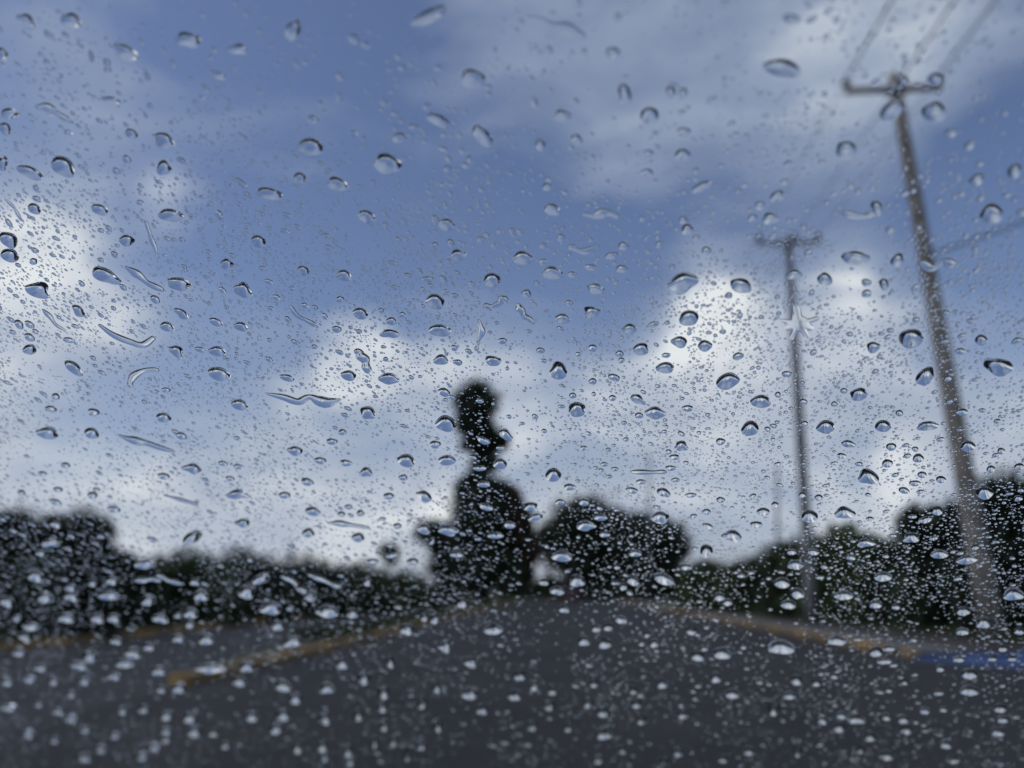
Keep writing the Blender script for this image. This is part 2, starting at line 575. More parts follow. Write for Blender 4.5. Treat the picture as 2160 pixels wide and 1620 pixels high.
plant('flat_tree', 'flat-topped dark tree right of the broad round tree', 'tree', 122,
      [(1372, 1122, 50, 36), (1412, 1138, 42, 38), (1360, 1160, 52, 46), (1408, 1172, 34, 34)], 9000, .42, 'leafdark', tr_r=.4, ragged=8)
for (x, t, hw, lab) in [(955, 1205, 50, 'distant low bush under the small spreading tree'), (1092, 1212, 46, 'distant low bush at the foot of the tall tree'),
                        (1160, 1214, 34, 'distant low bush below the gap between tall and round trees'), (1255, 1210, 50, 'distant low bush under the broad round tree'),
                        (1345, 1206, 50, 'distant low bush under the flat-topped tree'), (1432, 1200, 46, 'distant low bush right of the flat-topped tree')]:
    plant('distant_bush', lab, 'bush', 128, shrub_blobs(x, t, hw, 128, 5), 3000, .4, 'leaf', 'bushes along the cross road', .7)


# ---------------------------------------------------------------- utility poles and wires
def line_to_ground(a, b):
    t = (a.z) / (a.z - b.z)
    return a + (b - a) * t


def utility_pole(label, base_px, top_px, Y, rb, rt, arm_px, m):
    top, low = at(*top_px, Y), at(*base_px, Y)
    base = line_to_ground(top, low)
    root = empty('utility_pole', base)
    tag(root, label, 'utility pole', 'utility poles along the right verge')
    mb = MB()
    pts = [base.lerp(top, i / 8) for i in range(9)]
    mb.tube(pts, [rb + (rt - rb) * i / 8 for i in range(9)], 14)
    mb.build('shaft', m, root, True)
    a, b = at(*arm_px[0], Y - .16), at(*arm_px[1], Y - .16)
    X = (b - a).normalized()
    Yv = Vector((0, 1, 0))
    Z = X.cross(Yv)
    MB().box((a + b) / 2, (b - a).length, .13, .14, (X, Yv, Z)).build('crossarm', m, root)
    tips = []
    for t in (.02, .60, .98):
        q = a.lerp(b, t) + Vector((0, 0, .08))
        mb = MB()
        mb.tube([q, q + Vector((0, 0, .1)), q + Vector((0, 0, .10)), q + Vector((0, 0, .15)), q + Vector((0, 0, .16)), q + Vector((0, 0, .22)), q + Vector((0, 0, .23)), q + Vector((0, 0, .28))],
                [.03, .03, .11, .08, .13, .08, .10, .05], 12)
        mb.build('insulator', 'ceramic', root, True)
        tips.append(q + Vector((0, 0, .28)))
    for s in (-1, 1):
        mid = (a + b) / 2 + X * s * (b - a).length * .22
        MB().tube([mid - Vector((0, .02, .07)), pts[8] - Vector((0, .16, .75))], .022, 6).build('brace', 'steel', root)
    for k in (6.1, 7.35):
        mb = MB()
        c = base.lerp(top, k / 8)
        mb.tube([c - Vector((0, 0, .06)), c + Vector((0, 0, .06))], rt + (rb - rt) * (1 - k / 8) + .015, 14)
        mb.build('band', 'steel', root)
    return root, tips, base, top


p1, t1, b1, top1 = utility_pole('near grey utility pole with crossarm standing at the right of the picture', (2096, 1345), (1884, 158), 20.0, .27, .15,
                                ((1783, 192), (1987, 184)), 'pole')
p2, t2, b2, top2 = utility_pole('farther utility pole with crossarm left of the near one', (1713, 1316), (1662, 500), 28.7, .21, .13,
                                ((1598, 514), (1730, 510)), 'poledark')


def post(name, label, Y, base_px, top_px, r):
    top, low = at(*top_px, Y), at(*base_px, Y)
    base = line_to_ground(top, low)
    root = empty(name, base)
    tag(root, label, 'post')
    MB().tube([base, base.lerp(top, .5), top], [r, r * .85, r * .7], 10).build('shaft', 'steel', root, True)
    MB().tube([top, top + Vector((0, 0, .06)), top + Vector((0, 0, .12))], [r * .95, r * .9, r * .3], 10).build('cap', 'steel', root)
    return root


post('grey_post', 'thin faint grey post just left of the farther utility pole', 37.4, (1640, 1297), (1640, 985), .085)
post('grey_post', 'distant faint post rising above the flat-topped tree', 105, (1370, 1262), (1368, 955), .20)


def wire(label, a, b, sag, r=.011):
    a, b = Vector(a), Vector(b)
    pts = []
    for i in range(25):
        t = i / 24
        p = a.lerp(b, t)
        p.z -= sag * 4 * t * (1 - t)
        pts.append(p)
    o = MB().tube(pts, r, 6).build('power_line', 'wire', None, True, a)
    return tag(o, label, 'wire', 'overhead wires')


names = ['leftmost', 'middle', 'rightmost']
for i, (a, b) in enumerate(zip(t1, t2)):
    wire(f'{names[i]} overhead wire from the near pole crossarm up past the top edge', a, (a.x + .2, -22, a.z + .1), .25, .026)
    wire(f'{names[i]} overhead wire spanning between the two utility poles', a, b, .10, .012)
    wire(f'{names[i]} overhead wire running from the farther pole into the distance', b, (b.x + .3, 105, b.z + .6), .7, .012)
sv = top1.lerp(b1, .36)
wire('slanting wire from middle of the near pole to the right edge', sv, at(2420, 360, 17), .08, .03)

# ---------------------------------------------------------------- tarpaulin, distant car
mb = MB()
gx, gy = 30, 16
def ground(px, py):
    d = ray(px, py)
    return EYE + d * (-EYE.z / d.z)


q00, q10, q11, q01 = ground(1915, 1392), ground(2230, 1416), ground(2250, 1352), ground(1995, 1354)
c0 = q00
for j in range(gy + 1):
    for i in range(gx + 1):
        u, v = i / gx, j / gy
        p = (q00.lerp(q10, u)).lerp(q01.lerp(q11, u), v)
        e = min(u, 1 - u, v, 1 - v) * 4
        z = .012 + .13 * min(1, e) ** .6 * (.4 + .6 * u) * (.75 + .25 * math.sin(u * 17 + v * 5) * math.cos(v * 11 - u * 4))
        mb.v.append((p.x + .12 * math.sin(v * 7), p.y + .1 * math.sin(u * 9), z))
for j in range(gy):
    for i in range(gx):
        a = j * (gx + 1) + i
        mb.f.append((a, a + 1, a + gx + 2, a + gx + 1))
tp = mb.build('tarpaulin', 'blue', None, True, c0)
sol = tp.modifiers.new('thick', 'SOLIDIFY')
sol.thickness = .006
tag(tp, 'blue sheet spread over a low heap at the right edge by the pole', 'tarpaulin')

cc = at(1203, 1240, 88)
root = empty('parked_car', (cc.x, 88, 0))
tag(root, 'small dark maroon car far away at the end of the road', 'car')
side = [(-.2, .28), (4.1, .28), (4.2, .55), (4.05, .82), (3.0, .92), (2.35, 1.42), (.75, 1.45), (.05, .98), (-.2, .9)]
MB().prism(side, -.85, .85, lambda u, v, w: (cc.x + w, 88 + u, v)).build('body', 'maroon', root)
MB().prism([(.02, 1.0), (.66, 1.41), (.64, 1.42), (-.0, 1.01)], -.68, .68, lambda u, v, w: (cc.x + w, 87.97 + u, v)).build('rear_window', 'tint', root)
for s in (-1, 1):
    MB().box((cc.x + s * .68, 87.79, .78), .3, .05, .16).build('tail_lamp', 'tailred', root)
    for yy in (.6, 3.3):
        w0 = Vector((cc.x + s * .78, 88 + yy, .31))
        wl = MB().tube([w0 - Vector((.1, 0, 0)), w0 + Vector((.1, 0, 0))], .31, 18).build('wheel', 'rubber', root)
        MB().tube([w0 + Vector((s * .09, 0, 0)), w0 + Vector((s * .115, 0, 0))], .19, 14).build('rim', 'steel', wl)
MB().box((cc.x, 87.78, .62), .5, .03, .12).build('number_plate', 'plate', root)

# ---------------------------------------------------------------- the car we sit in: windscreen, cabin, bonnet
NRM = Vector((.115, .445, .888)).normalized()
P0 = EYE + AXIS * .182
FWD = Vector((NRM.x, NRM.y, 0)).normalized()
RGT = Vector((FWD.y, -FWD.x, 0))
UP = Vector((0, 0, 1))
DOWN = (FWD - NRM * FWD.dot(NRM)).normalized()          # down the slope of the glass
ZG = P0.z


def car_pt(s, t, z):
    return RGT * s + FWD * t + UP * z


def glass_pt(s, z, off=0.0):
    """point on the outer face of the glass at side s and height z"""
    t0 = P0.dot(FWD)
    s0 = P0.dot(RGT)
    t = t0 + (ZG - z) * NRM.z / math.hypot(NRM.x, NRM.y)
    return car_pt(s, t, z) + NRM * off


SC = -.42
car = empty('car', car_pt(SC, 0, 0))
tag(car, 'car we look out of, with a steep clear windscreen covered in raindrops', 'car')
ring_o, ring_i = [], []
zt, zb, wt_, wb_ = 1.41, .95, .74, .86
corner = lambda m: [glass_pt(SC - wb_ + m, zb + m * .5), glass_pt(SC + wb_ - m, zb + m * .5), glass_pt(SC + wt_ - m, zt - m * .5), glass_pt(SC - wt_ + m, zt - m * .5)]
outer = corner(0)
th = NRM * .005
mb = MB()
b = len(mb.v)
mb.v += [tuple(p) for p in outer] + [tuple(p - th) for p in outer]
mb.f += [(0, 1, 2, 3), (7, 6, 5, 4), (0, 4, 5, 1), (1, 5, 6, 2), (2, 6, 7, 3), (3, 7, 4, 0)]
pane = mb.build('windscreen', clear, car)
inner = corner(.035)
mb = MB()
for i in range(4):
    j = (i + 1) % 4
    mb.poly([outer[i] - th * 1.2, outer[j] - th * 1.2, inner[j] - th * 1.2, inner[i] - th * 1.2])
mb.build('black_border', 'rubber', pane)


def tb(p):
    return (p.dot(FWD), p.z)


tc_, zc_ = tb(glass_pt(SC, zb))
tt_, zt_ = tb(glass_pt(SC, zt))
fn = lambda u, v, w: car_pt(SC + w, u, v)
MB().prism([(tc_ + .03, .50), (tc_ + .03, zb - .03), (tc_ + .5, .86), (tc_ + .9, .78), (tc_ + 1.12, .66), (tc_ + 1.15, .50)], -.84, .84, fn).build('bonnet', 'paint', car)
MB().prism([(tc_ + .9, .22), (tc_ + .9, .5), (tc_ + 1.2, .495), (tc_ + 1.24, .35), (tc_ + 1.18, .22)], -.92, .92, fn).build('front_bumper', 'paint', car)
MB().prism([(tc_ - .02, zb - .05), (tc_ - .02, .55), (tc_ - .42, .50), (tc_ - .46, .84), (tc_ - .30, .90)], -.80, .80, fn).build('dashboard', 'plastic', car)
MB().prism([(tt_ - .02, zt_ + .002), (tt_ - .3, 1.47), (tt_ - 1.0, 1.49), (tt_ - 1.6, 1.44), (tt_ - 1.6, 1.40), (tt_ - 1.0, 1.45), (tt_ - .3, 1.43), (tt_ - .02, zt_ - .03)], -.72, .72, fn).build('roof', 'lining', car)
MB().prism([(tt_ - 1.56, .3), (tt_ - 1.60, 1.40), (tt_ - 1.66, 1.40), (tt_ - 1.66, .3)], -.80, .80, fn).build('rear_bulkhead', 'lining', car)
MB().prism([(tt_ - 1.55, .26), (tt_ - 1.55, .3), (tc_ + .02, .3), (tc_ + .02, .26)], -.84, .84, fn).build('cabin_floor', 'lining', car)
for s in (-1, 1):
    a, bq = glass_pt(SC + s * (wb_ + .035), zb - .02), glass_pt(SC + s * (wt_ + .03), zt + .01)
    MB().tube([a, bq], [.032, .028], 8).build('pillar', 'paint', car)
    MB().prism([(tt_ - 1.6, .28), (tt_ - 1.6, .94), (tc_ + .02, .90), (tc_ + .02, .28)], .845, .90, lambda u, v, w: car_pt(SC + s * w, u, v)).build('door_panel', 'paint', car)
    MB().tube([car_pt(SC + s * .85, tt_ - 1.55, .94), car_pt(SC + s * .74, tt_ - 1.55, 1.43)], .04, 8).build('pillar', 'paint', car)
    for t_ in (tc_ + .62, tt_ - 1.5):
        w0 = car_pt(SC + s * .82, t_, .30)
        wl = MB().tube([w0 - RGT * .09, w0 + RGT * .09], .30, 20).build('wheel', 'rubber', car)
        MB().tube([w0 + RGT * (s * .085), w0 + RGT * (s * .10)], .19, 16).build('rim', 'steel', wl)

# ---------------------------------------------------------------- raindrops on the outer face of the glass
E1 = RGT.copy()
E2 = -DOWN                                  # up the glass
GAP = .00008
nrm_np, e1_np, e2_np, p0_np = (np.array(v) for v in (NRM, E1, E2, P0))
rm_np, eye_np = np.array(RM), np.array(EYE)


def to_glass(px, py):
    """pixels (arrays) -> coordinates (metres) along E1, E2 on the glass"""
    px, py = np.asarray(px, float), np.asarray(py, float)
    d = np.stack([(px - W / 2) / FPX, -(py - H / 2) / FPX, -np.ones_like(px)], -1) @ rm_np.T
    k = ((p0_np - eye_np) @ nrm_np) / (d @ nrm_np)
    q = eye_np + d * k[..., None] - p0_np
    return np.stack([q @ e1_np, q @ e2_np], -1)


def from_glass(uv, h):
    return p0_np + uv[..., :1] * e1_np + uv[..., 1:2] * e2_np + (h + GAP)[..., None] * nrm_np


def drop_mesh(name, outline, centre, hk, rings=9, prof=.78, skew=0.0):
    """a closed water cap over a contact outline given on the glass in metres"""
    n = len(outline)
    area = .5 * abs(np.sum(outline[:, 0] * np.roll(outline[:, 1], -1) - outline[:, 1] * np.roll(outline[:, 0], -1)))
    R = math.sqrt(area / math.pi)
    Ht = hk * R
    zc = (outline[:, 0] - centre[0]) + 1j * (outline[:, 1] - centre[1])
    fz = np.fft.fft(zc)
    keep_ = np.zeros(n)
    keep_[[0, 1, -1]] = 1
    ez = np.fft.ifft(fz * keep_)
    ell = np.stack([ez.real, ez.imag], 1)               # the plain ellipse nearest to the outline
    rho = np.sin(np.linspace(0, math.pi / 2, rings + 1))[1:]
    V = [from_glass(centre[None], np.array([Ht]))]
    for r in rho:
        uv = centre + (ell * (1 - r ** 3) + (outline - centre) * r ** 3) * r
        up = np.clip((outline[:, 1] - centre[1]) / max(1e-9, np.abs(outline[:, 1] - centre[1]).max()), -1, 1)
        h = Ht * max(0.0, 1 - r * r) ** (prof + .16 - .26 * up) * (1 - skew * (uv[:, 1] - centre[1]) / R * .5)
        V.append(from_glass(uv, h))
    V.append(from_glass(outline, np.zeros(n)))
    V = np.concatenate(V)
    F = [(0, 1 + k, 1 + (k + 1) % n) for k in range(n)]
    for i in range(rings - 1):
        a = 1 + i * n
        F += [(a + k, a + n + k, a + n + (k + 1) % n, a + (k + 1) % n) for k in range(n)]
    base = 1 + rings * n
    F.append(tuple(base + k for k in range(n - 1, -1, -1)))
    return V, F


def ribbon_mesh(spine, radii, hk, nseg=26, nphi=13):
    """a water thread along a spine (glass coordinates, metres) with swelling widths"""
    spine, radii = np.array(spine), np.array(radii)
    t = np.linspace(0, len(spine) - 1, nseg)

    def cat(a, x):
        i = np.clip(x.astype(int), 0, len(a) - 2)
        f = x - i
        p0, p1, p2, p3 = a[np.maximum(i - 1, 0)], a[i], a[i + 1], a[np.minimum(i + 2, len(a) - 1)]
        f = f[:, None] if a.ndim > 1 else f
        return .5 * (2 * p1 + (p2 - p0) * f + (2 * p0 - 5 * p1 + 4 * p2 - p3) * f ** 2 + (3 * p1 - p0 - 3 * p2 + p3) * f ** 3)
    P, R = cat(spine, t), np.maximum(cat(radii, t), radii.min() * .6)
    wr = np.random.default_rng(int(abs(spine).sum() * 1e6) % 9999)
    xs = np.arange(nseg)
    R = R * (1 + .22 * np.sin(xs * wr.uniform(.3, .5) + wr.uniform(0, 6)))
    T = np.gradient(P, axis=0)
    T /= np.linalg.norm(T, axis=1)[:, None]
    N = np.stack([-T[:, 1], T[:, 0]], 1)
    # round both ends
    cap = 5
    ang = np.linspace(math.pi / 2, 0.12, cap + 1)[:-1]
    Pa = np.concatenate([P[0] - T[0] * (R[0] * np.sin(ang))[:, None], P, (P[-1] + T[-1] * (R[-1] * np.sin(ang))[:, None])[::-1]])
    Ra = np.concatenate([np.maximum(R[0] * np.cos(ang), R[0] * .05), R, np.maximum(R[-1] * np.cos(ang), R[-1] * .05)[::-1]])
    Na = np.concatenate([np.repeat(N[:1], cap, 0), N, np.repeat(N[-1:], cap, 0)])
    m = len(Pa)
    phi = np.linspace(0, math.pi, nphi)
    c, s = np.cos(phi), np.sin(phi)
    V = []
    for i in range(m):
        uv = Pa[i] + Na[i] * (Ra[i] * c)[:, None]
        V.append(from_glass(uv, hk * Ra[i] * s ** 1.5))
    V = np.concatenate(V)
    F = []
    for i in range(m - 1):
        for k in range(nphi - 1):
            a = i * nphi + k
            F.append((a, a + nphi, a + nphi + 1, a + 1))
    b0 = len(V)
    L = np.concatenate([from_glass(Pa + Na * Ra[:, None], np.zeros(m)), from_glass(Pa - Na * Ra[:, None], np.zeros(m))])
    V = np.concatenate([V, L])
    for i in range(m - 1):
        F.append((b0 + i, b0 + m + i, b0 + m + i + 1, b0 + i + 1))
    F.append(tuple(range(nphi)))
    F.append(tuple((m - 1) * nphi + k for k in range(nphi - 1, -1, -1)))
    return V, F


# single drops measured in the photograph: x, y, width, height, tilt (degrees clockwise)
D = '''55,45,46,27,35 150,45,46,36,30 105,77,36,15,40 265,112,60,34,30 397,85,56,34,15 500,105,40,24,10 460,160,34,18,25 235,213,42,17,15 20,240,40,24,0
10,272,32,26,40 133,352,56,43,35 63,365,58,27,25 347,298,46,36,35 277,283,30,22,30 5,345,22,38,0 345,355,32,34,15 267,337,22,18,50 508,388,36,15,40 192,120,30,12,80
5,115,28,24,50 310,163,24,13,70 335,385,18,11,20 143,280,20,13,15 226,148,18,15,20 617,65,48,34,-70 905,35,82,30,-28 998,168,50,50,10 925,255,54,26,28 1018,288,56,32,50
817,347,62,48,12 655,312,54,46,10 842,292,30,26,0 712,390,46,32,20 632,377,28,28,10 568,410,56,27,15 872,268,20,16,0 832,240,17,15,0 715,207,27,13,75 660,252,24,20,0 925,145,20,15,0
745,285,22,20,0 983,350,21,15,10 1030,185,16,13,0 935,315,26,11,20 1293,112,30,28,0 1318,200,46,30,80 1370,245,40,42,10 1443,280,28,27,0 1440,328,33,31,0 1187,245,36,28,0
1140,307,27,22,80 1217,295,27,22,40 1127,218,25,16,80 1420,180,30,11,15 1365,365,27,20,0 1155,395,22,20,0 1480,395,46,20,-25 1415,195,27,22,80 1650,145,82,42,15 1670,40,38,22,10
1712,42,26,15,-30 1880,235,58,40,-40 1970,237,52,47,0 1785,318,44,45,0 1973,168,32,30,0 1907,172,20,18,0 2118,240,16,13,0 2005,282,26,21,0 2045,308,27,20,-40 2140,362,34,30,-60
2060,380,34,26,-30 1655,385,18,16,0 72,441,30,25,30 210,443,38,24,20 360,455,54,30,10 18,507,42,34,35 20,540,38,32,20 267,508,32,28,10 70,552,18,17,0 222,583,66,30,25 377,600,50,30,8
512,613,42,32,35 80,613,56,36,18 165,657,32,21,45 383,663,36,18,35 40,685,26,17,50 62,685,24,16,35 455,680,32,18,25 508,690,32,20,20 62,738,30,24,0 372,742,34,25,35 422,738,26,13,15
458,742,38,23,10 462,790,50,30,15 155,778,52,19,38 352,690,32,22,20 62,712,26,18,30 145,718,28,14,10 478,558,28,25,20 545,510,32,29,30 327,632,24,18,35 213,487,18,11,20 295,428,18,13,20
773,458,40,30,25 942,475,36,29,15 965,540,36,28,0 640,572,27,22,30 725,582,33,27,20 1038,592,36,35,0 902,590,25,16,0 995,600,18,13,30 918,637,40,36,35 760,662,33,27,15 825,678,23,20,0
822,705,40,20,3 928,698,48,28,5 710,695,22,17,10 757,700,13,13,0 735,793,33,24,8 820,800,43,26,5 930,760,32,24,0 1040,762,34,24,5 965,765,22,15,10 1060,720,20,16,0 605,798,34,15,15
832,607,21,11,0 717,632,17,16,0 643,645,17,13,20 685,668,16,12,60 583,628,17,14,30 663,732,15,11,10 605,455,26,12,25 627,480,17,12,40 600,488,22,11,10 693,523,17,14,0 825,555,24,11,5
1165,443,37,27,20 1450,485,26,27,0 1315,520,21,21,0 1103,545,42,34,0 1290,540,29,17,-15 1312,568,26,19,0 1247,565,28,15,5 1165,577,48,29,10 1207,580,21,15,0 1257,610,38,24,8
1440,597,66,46,-22 1563,603,47,35,18 1110,620,21,21,0 1187,673,33,24,5 1248,660,37,28,0 1328,695,33,24,0 1378,685,25,15,-15 1453,672,42,37,-10 1200,640,17,15,0 1433,722,35,26,12
1487,730,30,27,0 1352,737,34,29,-5 1250,735,18,19,0 1307,747,18,17,0 1178,783,37,42,0 1403,777,37,27,0 1295,797,27,18,15 1535,805,52,36,-18 1557,752,25,19,-20 1405,750,20,13,0
1140,740,20,15,0 1250,805,18,16,0 1490,530,21,22,0 1603,435,22,23,0 1640,415,33,26,-25 1625,462,36,26,0 1850,440,34,26,80 2092,452,50,48,0 1805,545,62,32,5 1893,550,32,28,-50
1740,590,33,31,20 1705,535,22,18,-40 1675,580,36,22,0 1828,597,22,20,0 1865,600,26,23,70 1828,620,21,20,0 1922,715,54,43,-5 1842,733,28,27,-10 2070,718,27,26,0 2107,775,58,42,5
1952,795,46,36,-45 1660,790,23,17,0 2025,742,24,17,0 1878,698,17,13,0 2145,720,25,17,-20 100,915,48,28,10 193,915,33,25,20 345,882,33,23,10 197,870,27,19,10 107,863,28,16,5
117,837,19,17,0 505,855,38,23,15 382,920,25,18,20 350,823,20,13,0 138,982,22,15,10 90,1000,22,13,8 405,990,40,21,12 345,1005,28,17,8 470,978,22,13,5 503,985,24,13,5 485,1010,20,13,8
500,1045,48,20,3 240,1075,30,16,8 195,1045,23,19,0 122,1033,22,14,5 45,1040,18,16,10 203,1033,17,11,0 117,1060,30,15,20 512,1105,30,20,0 405,1135,44,28,-25 117,1107,25,17,25
105,1147,40,16,3 305,1192,48,17,2 322,1140,30,8,20 85,1168,22,14,10 776,872,33,30,20 940,895,45,36,8 937,828,27,21,20 622,952,33,21,8 675,972,27,17,5 700,932,25,16,5 722,912,18,15,0
730,977,28,16,5 772,997,28,23,5 857,973,38,29,10 943,972,38,24,0 918,938,25,19,0 648,1017,28,19,15 600,1045,28,17,0 660,1080,36,20,12 820,1047,24,17,0 895,1048,36,24,35 850,1008,20,15,0
720,1085,18,14,0 760,1083,17,17,0 735,1070,20,12,5 650,1125,27,23,0 755,1135,28,21,0 838,1110,19,15,0 895,1117,30,22,25 945,1120,44,22,15 912,1142,18,13,-60 825,1172,25,14,0
785,1185,30,15,0 870,1185,28,17,0 963,1170,28,17,0 1020,930,30,16,25 1067,918,34,22,45 1012,988,29,14,0 1055,980,30,23,5 1020,1022,29,15,0 1025,1070,32,16,20 1055,945,17,10,0
1045,1130,36,16,0 1075,1108,27,17,10 1217,865,40,32,-5 1345,843,35,20,30 1382,872,41,30,5 1348,877,19,15,0 1450,862,25,17,0 1208,835,16,15,0 1292,840,17,15,0 1582,905,38,36,-20
1605,848,44,30,0 1437,942,29,24,0 1422,965,23,15,0 1520,932,21,18,0 1167,1003,34,32,0 1202,1028,27,17,0 1352,1017,23,13,0 1333,1035,27,16,10 1400,1040,31,21,20 1457,1045,26,12,0
1415,988,24,14,0 1425,1013,20,11,0 1297,990,17,11,0 1275,980,19,11,0 1120,1070,29,22,0 1130,1092,33,18,-15 1182,1060,24,15,0 1232,1060,25,18,5 1235,1110,40,22,0 1267,1093,31,14,0
1392,1093,39,26,0 1185,1175,46,22,3 1275,1128,23,14,5 1340,1168,29,16,0 1545,1132,41,27,5 1490,1163,29,30,0 1610,1080,29,20,0 1595,1107,27,17,0 1490,1080,19,15,0 1493,1110,25,13,15
1520,1055,19,15,0 1448,1197,25,15,5 1812,833,37,30,-3 1742,902,41,30,-5 1863,900,35,27,0 1957,900,45,21,-5 1695,848,19,14,10 1760,853,15,14,0 1897,872,17,16,0 1780,825,15,15,0
2030,870,25,18,0 2042,942,33,25,-5 1880,943,23,19,-5 1790,937,32,18,10 1872,978,25,20,0 1937,967,25,22,0 1832,1007,49,33,8 1775,962,21,14,5 2112,952,17,17,0 2090,990,19,18,-20
1945,1002,20,17,0 1985,1012,22,18,0 1930,1020,25,15,0 1907,1035,25,16,15 1708,1090,35,30,5 1782,1083,43,30,-3 2077,1040,37,31,-3 1977,1078,24,23,-5 1952,1097,31,16,-15 1727,1050,18,16,0
1692,1045,17,15,0 1635,1065,17,14,0 1835,1095,18,12,0 1923,1135,35,24,0 1825,1147,37,18,-5 1982,1170,39,19,0 2040,1182,43,20,-8 1715,1165,27,16,5 1670,1165,23,14,0 1678,1193,35,19,3
2057,1155,16,13,-5 1795,1177,22,13,5 2150,985,22,17,-10 2148,1052,20,15,-10'''
# over dark ground only the bright lower part of a drop shows: these are grown upwards below
DARK = '''75,1220,34,14,20 95,1265,32,14,12 150,1262,30,12,12 15,1273,30,14,25 230,1260,40,11,3 313,1270,28,14,5 140,1307,30,13,5 35,1307,18,8,0 148,1243,22,9,3 65,1325,34,10,3 52,1347,26,12,30
205,1308,28,12,8 240,1307,26,12,5 337,1308,28,12,10 402,1297,28,14,5 375,1300,16,8,0 423,1260,30,14,5 520,1253,34,18,0 410,1230,20,10,10 235,1228,24,12,10 195,1233,16,10,0
400,1320,20,10,0 40,1379,28,10,5 245,1354,24,11,5 190,1388,30,14,8 168,1407,32,10,0 85,1411,28,10,5 280,1381,32,14,10 262,1403,36,10,3 335,1418,28,12,0 315,1367,24,12,5 375,1350,24,10,0
435,1352,30,14,0 443,1414,54,12,0 520,1410,30,14,0 505,1440,28,14,0 15,1442,24,10,5 62,1436,26,9,5 113,1440,20,10,10 178,1440,24,10,8 240,1430,26,9,3 377,1455,28,14,5 340,1457,20,10,10
18,1496,36,8,5 82,1488,16,8,5 150,1468,18,8,5 122,1503,24,10,12 150,1520,24,10,5 258,1502,20,12,0 303,1498,24,12,0 352,1512,26,13,0 400,1517,30,14,3 530,1515,26,14,0 60,1552,26,10,10
115,1564,20,9,8 180,1542,22,9,3 410,1547,30,14,0 350,1562,22,10,0 325,1580,26,11,8 213,1584,22,10,12 242,1555,20,8,8 300,1600,24,10,3 178,1602,30,10,8 350,1545,22,10,0 450,1548,22,12,0 475,1575,20,10,0
775,1230,16,14,0 655,1260,24,16,0 550,1225,36,12,-15 570,1287,44,16,5 690,1294,46,15,3 742,1297,22,14,0 975,1275,22,14,-20 895,1305,14,12,0 917,1308,18,16,0 858,1331,28,16,0 617,1357,38,14,-8
585,1323,26,12,5 1040,1331,34,15,0 940,1366,28,16,-20 720,1403,26,16,0 822,1400,18,18,-10 993,1400,26,14,-5 767,1435,26,16,0 595,1450,36,14,10 688,1455,30,14,3 622,1477,28,14,0 920,1453,18,18,0
990,1467,32,16,0 808,1465,24,18,0 805,1495,20,16,0 755,1512,20,18,0 597,1512,30,16,0 685,1520,26,16,0 890,1487,18,16,0 1015,1500,26,14,10 810,1534,18,16,0 922,1535,20,18,0 583,1541,30,14,5
627,1581,24,16,0 680,1577,26,16,0 790,1568,18,18,0 830,1567,18,16,0 733,1588,22,16,0 888,1575,20,14,0 858,1598,18,18,0 738,1610,20,12,0 685,1600,18,12,0 1217,1229,30,16,5 1175,1249,26,12,5
1335,1228,26,12,25 1400,1225,40,14,20 1315,1240,16,10,0 1147,1230,20,10,0 1518,1262,22,12,0 1535,1273,20,10,0 1190,1287,20,12,10 1310,1310,26,10,10 1232,1355,22,14,5 1275,1360,28,14,5
1258,1328,20,10,5 1283,1325,18,12,0 1380,1360,18,12,0 1365,1340,14,10,0 1458,1333,22,12,5 1472,1387,28,14,10 1523,1382,36,15,8 1510,1433,22,14,0 1095,1428,24,16,0 1127,1450,18,16,0 1165,1458,18,16,0
1253,1443,18,14,0 1397,1445,22,14,5 1336,1458,16,12,0 1085,1470,26,16,5 1158,1492,24,16,0 1240,1485,18,16,10 1272,1505,24,16,0 1343,1487,20,14,5 1353,1522,22,14,8 1440,1510,24,14,0 1545,1467,30,12,5
1122,1535,20,16,0 1198,1537,16,14,0 1273,1552,32,16,5 1430,1590,22,14,5 1313,1583,18,14,0 1525,1603,20,12,0 1402,1610,24,14,0 1580,1587,22,12,0 1262,1605,20,12,0 1650,1233,30,14,3 1682,1255,26,14,10
1663,1278,28,12,3 1780,1260,34,12,0 1863,1220,34,12,0 1847,1278,26,11,0 1890,1282,18,8,0 2138,1258,40,16,0 2032,1292,28,12,0 2075,1317,28,16,-5 2030,1335,26,10,-3 2150,1333,20,12,0 1765,1355,36,12,8
1648,1370,54,18,5 1848,1378,26,14,-5 1875,1370,26,8,0 1865,1397,30,8,0 2115,1370,20,10,-3 2022,1393,24,8,-5 2093,1391,18,8,0 2135,1391,18,8,0 1983,1412,18,10,0 2045,1425,32,14,5 2045,1460,36,14,3
1980,1463,20,8,0 1680,1438,24,14,5 1722,1442,18,12,0 1665,1470,26,10,0 1632,1500,24,20,0 1805,1520,40,12,6 1770,1537,26,16,0 1775,1512,20,10,0 1735,1522,20,12,5 1870,1515,18,10,0 1905,1520,22,12,5
1912,1542,26,14,5 1835,1557,24,14,3 1682,1590,22,16,0 1870,1597,30,14,8 1815,1583,18,12,0 2110,1497,26,12,0 2115,1520,24,10,0 2105,1547,28,12,10 1995,1573,24,12,5 2010,1605,28,12,5 1950,1502,22,8,0
1990,1499,16,6,0 1908,1440,14,10,0 1875,1457,16,8,0 1760,1428,16,8,0'''
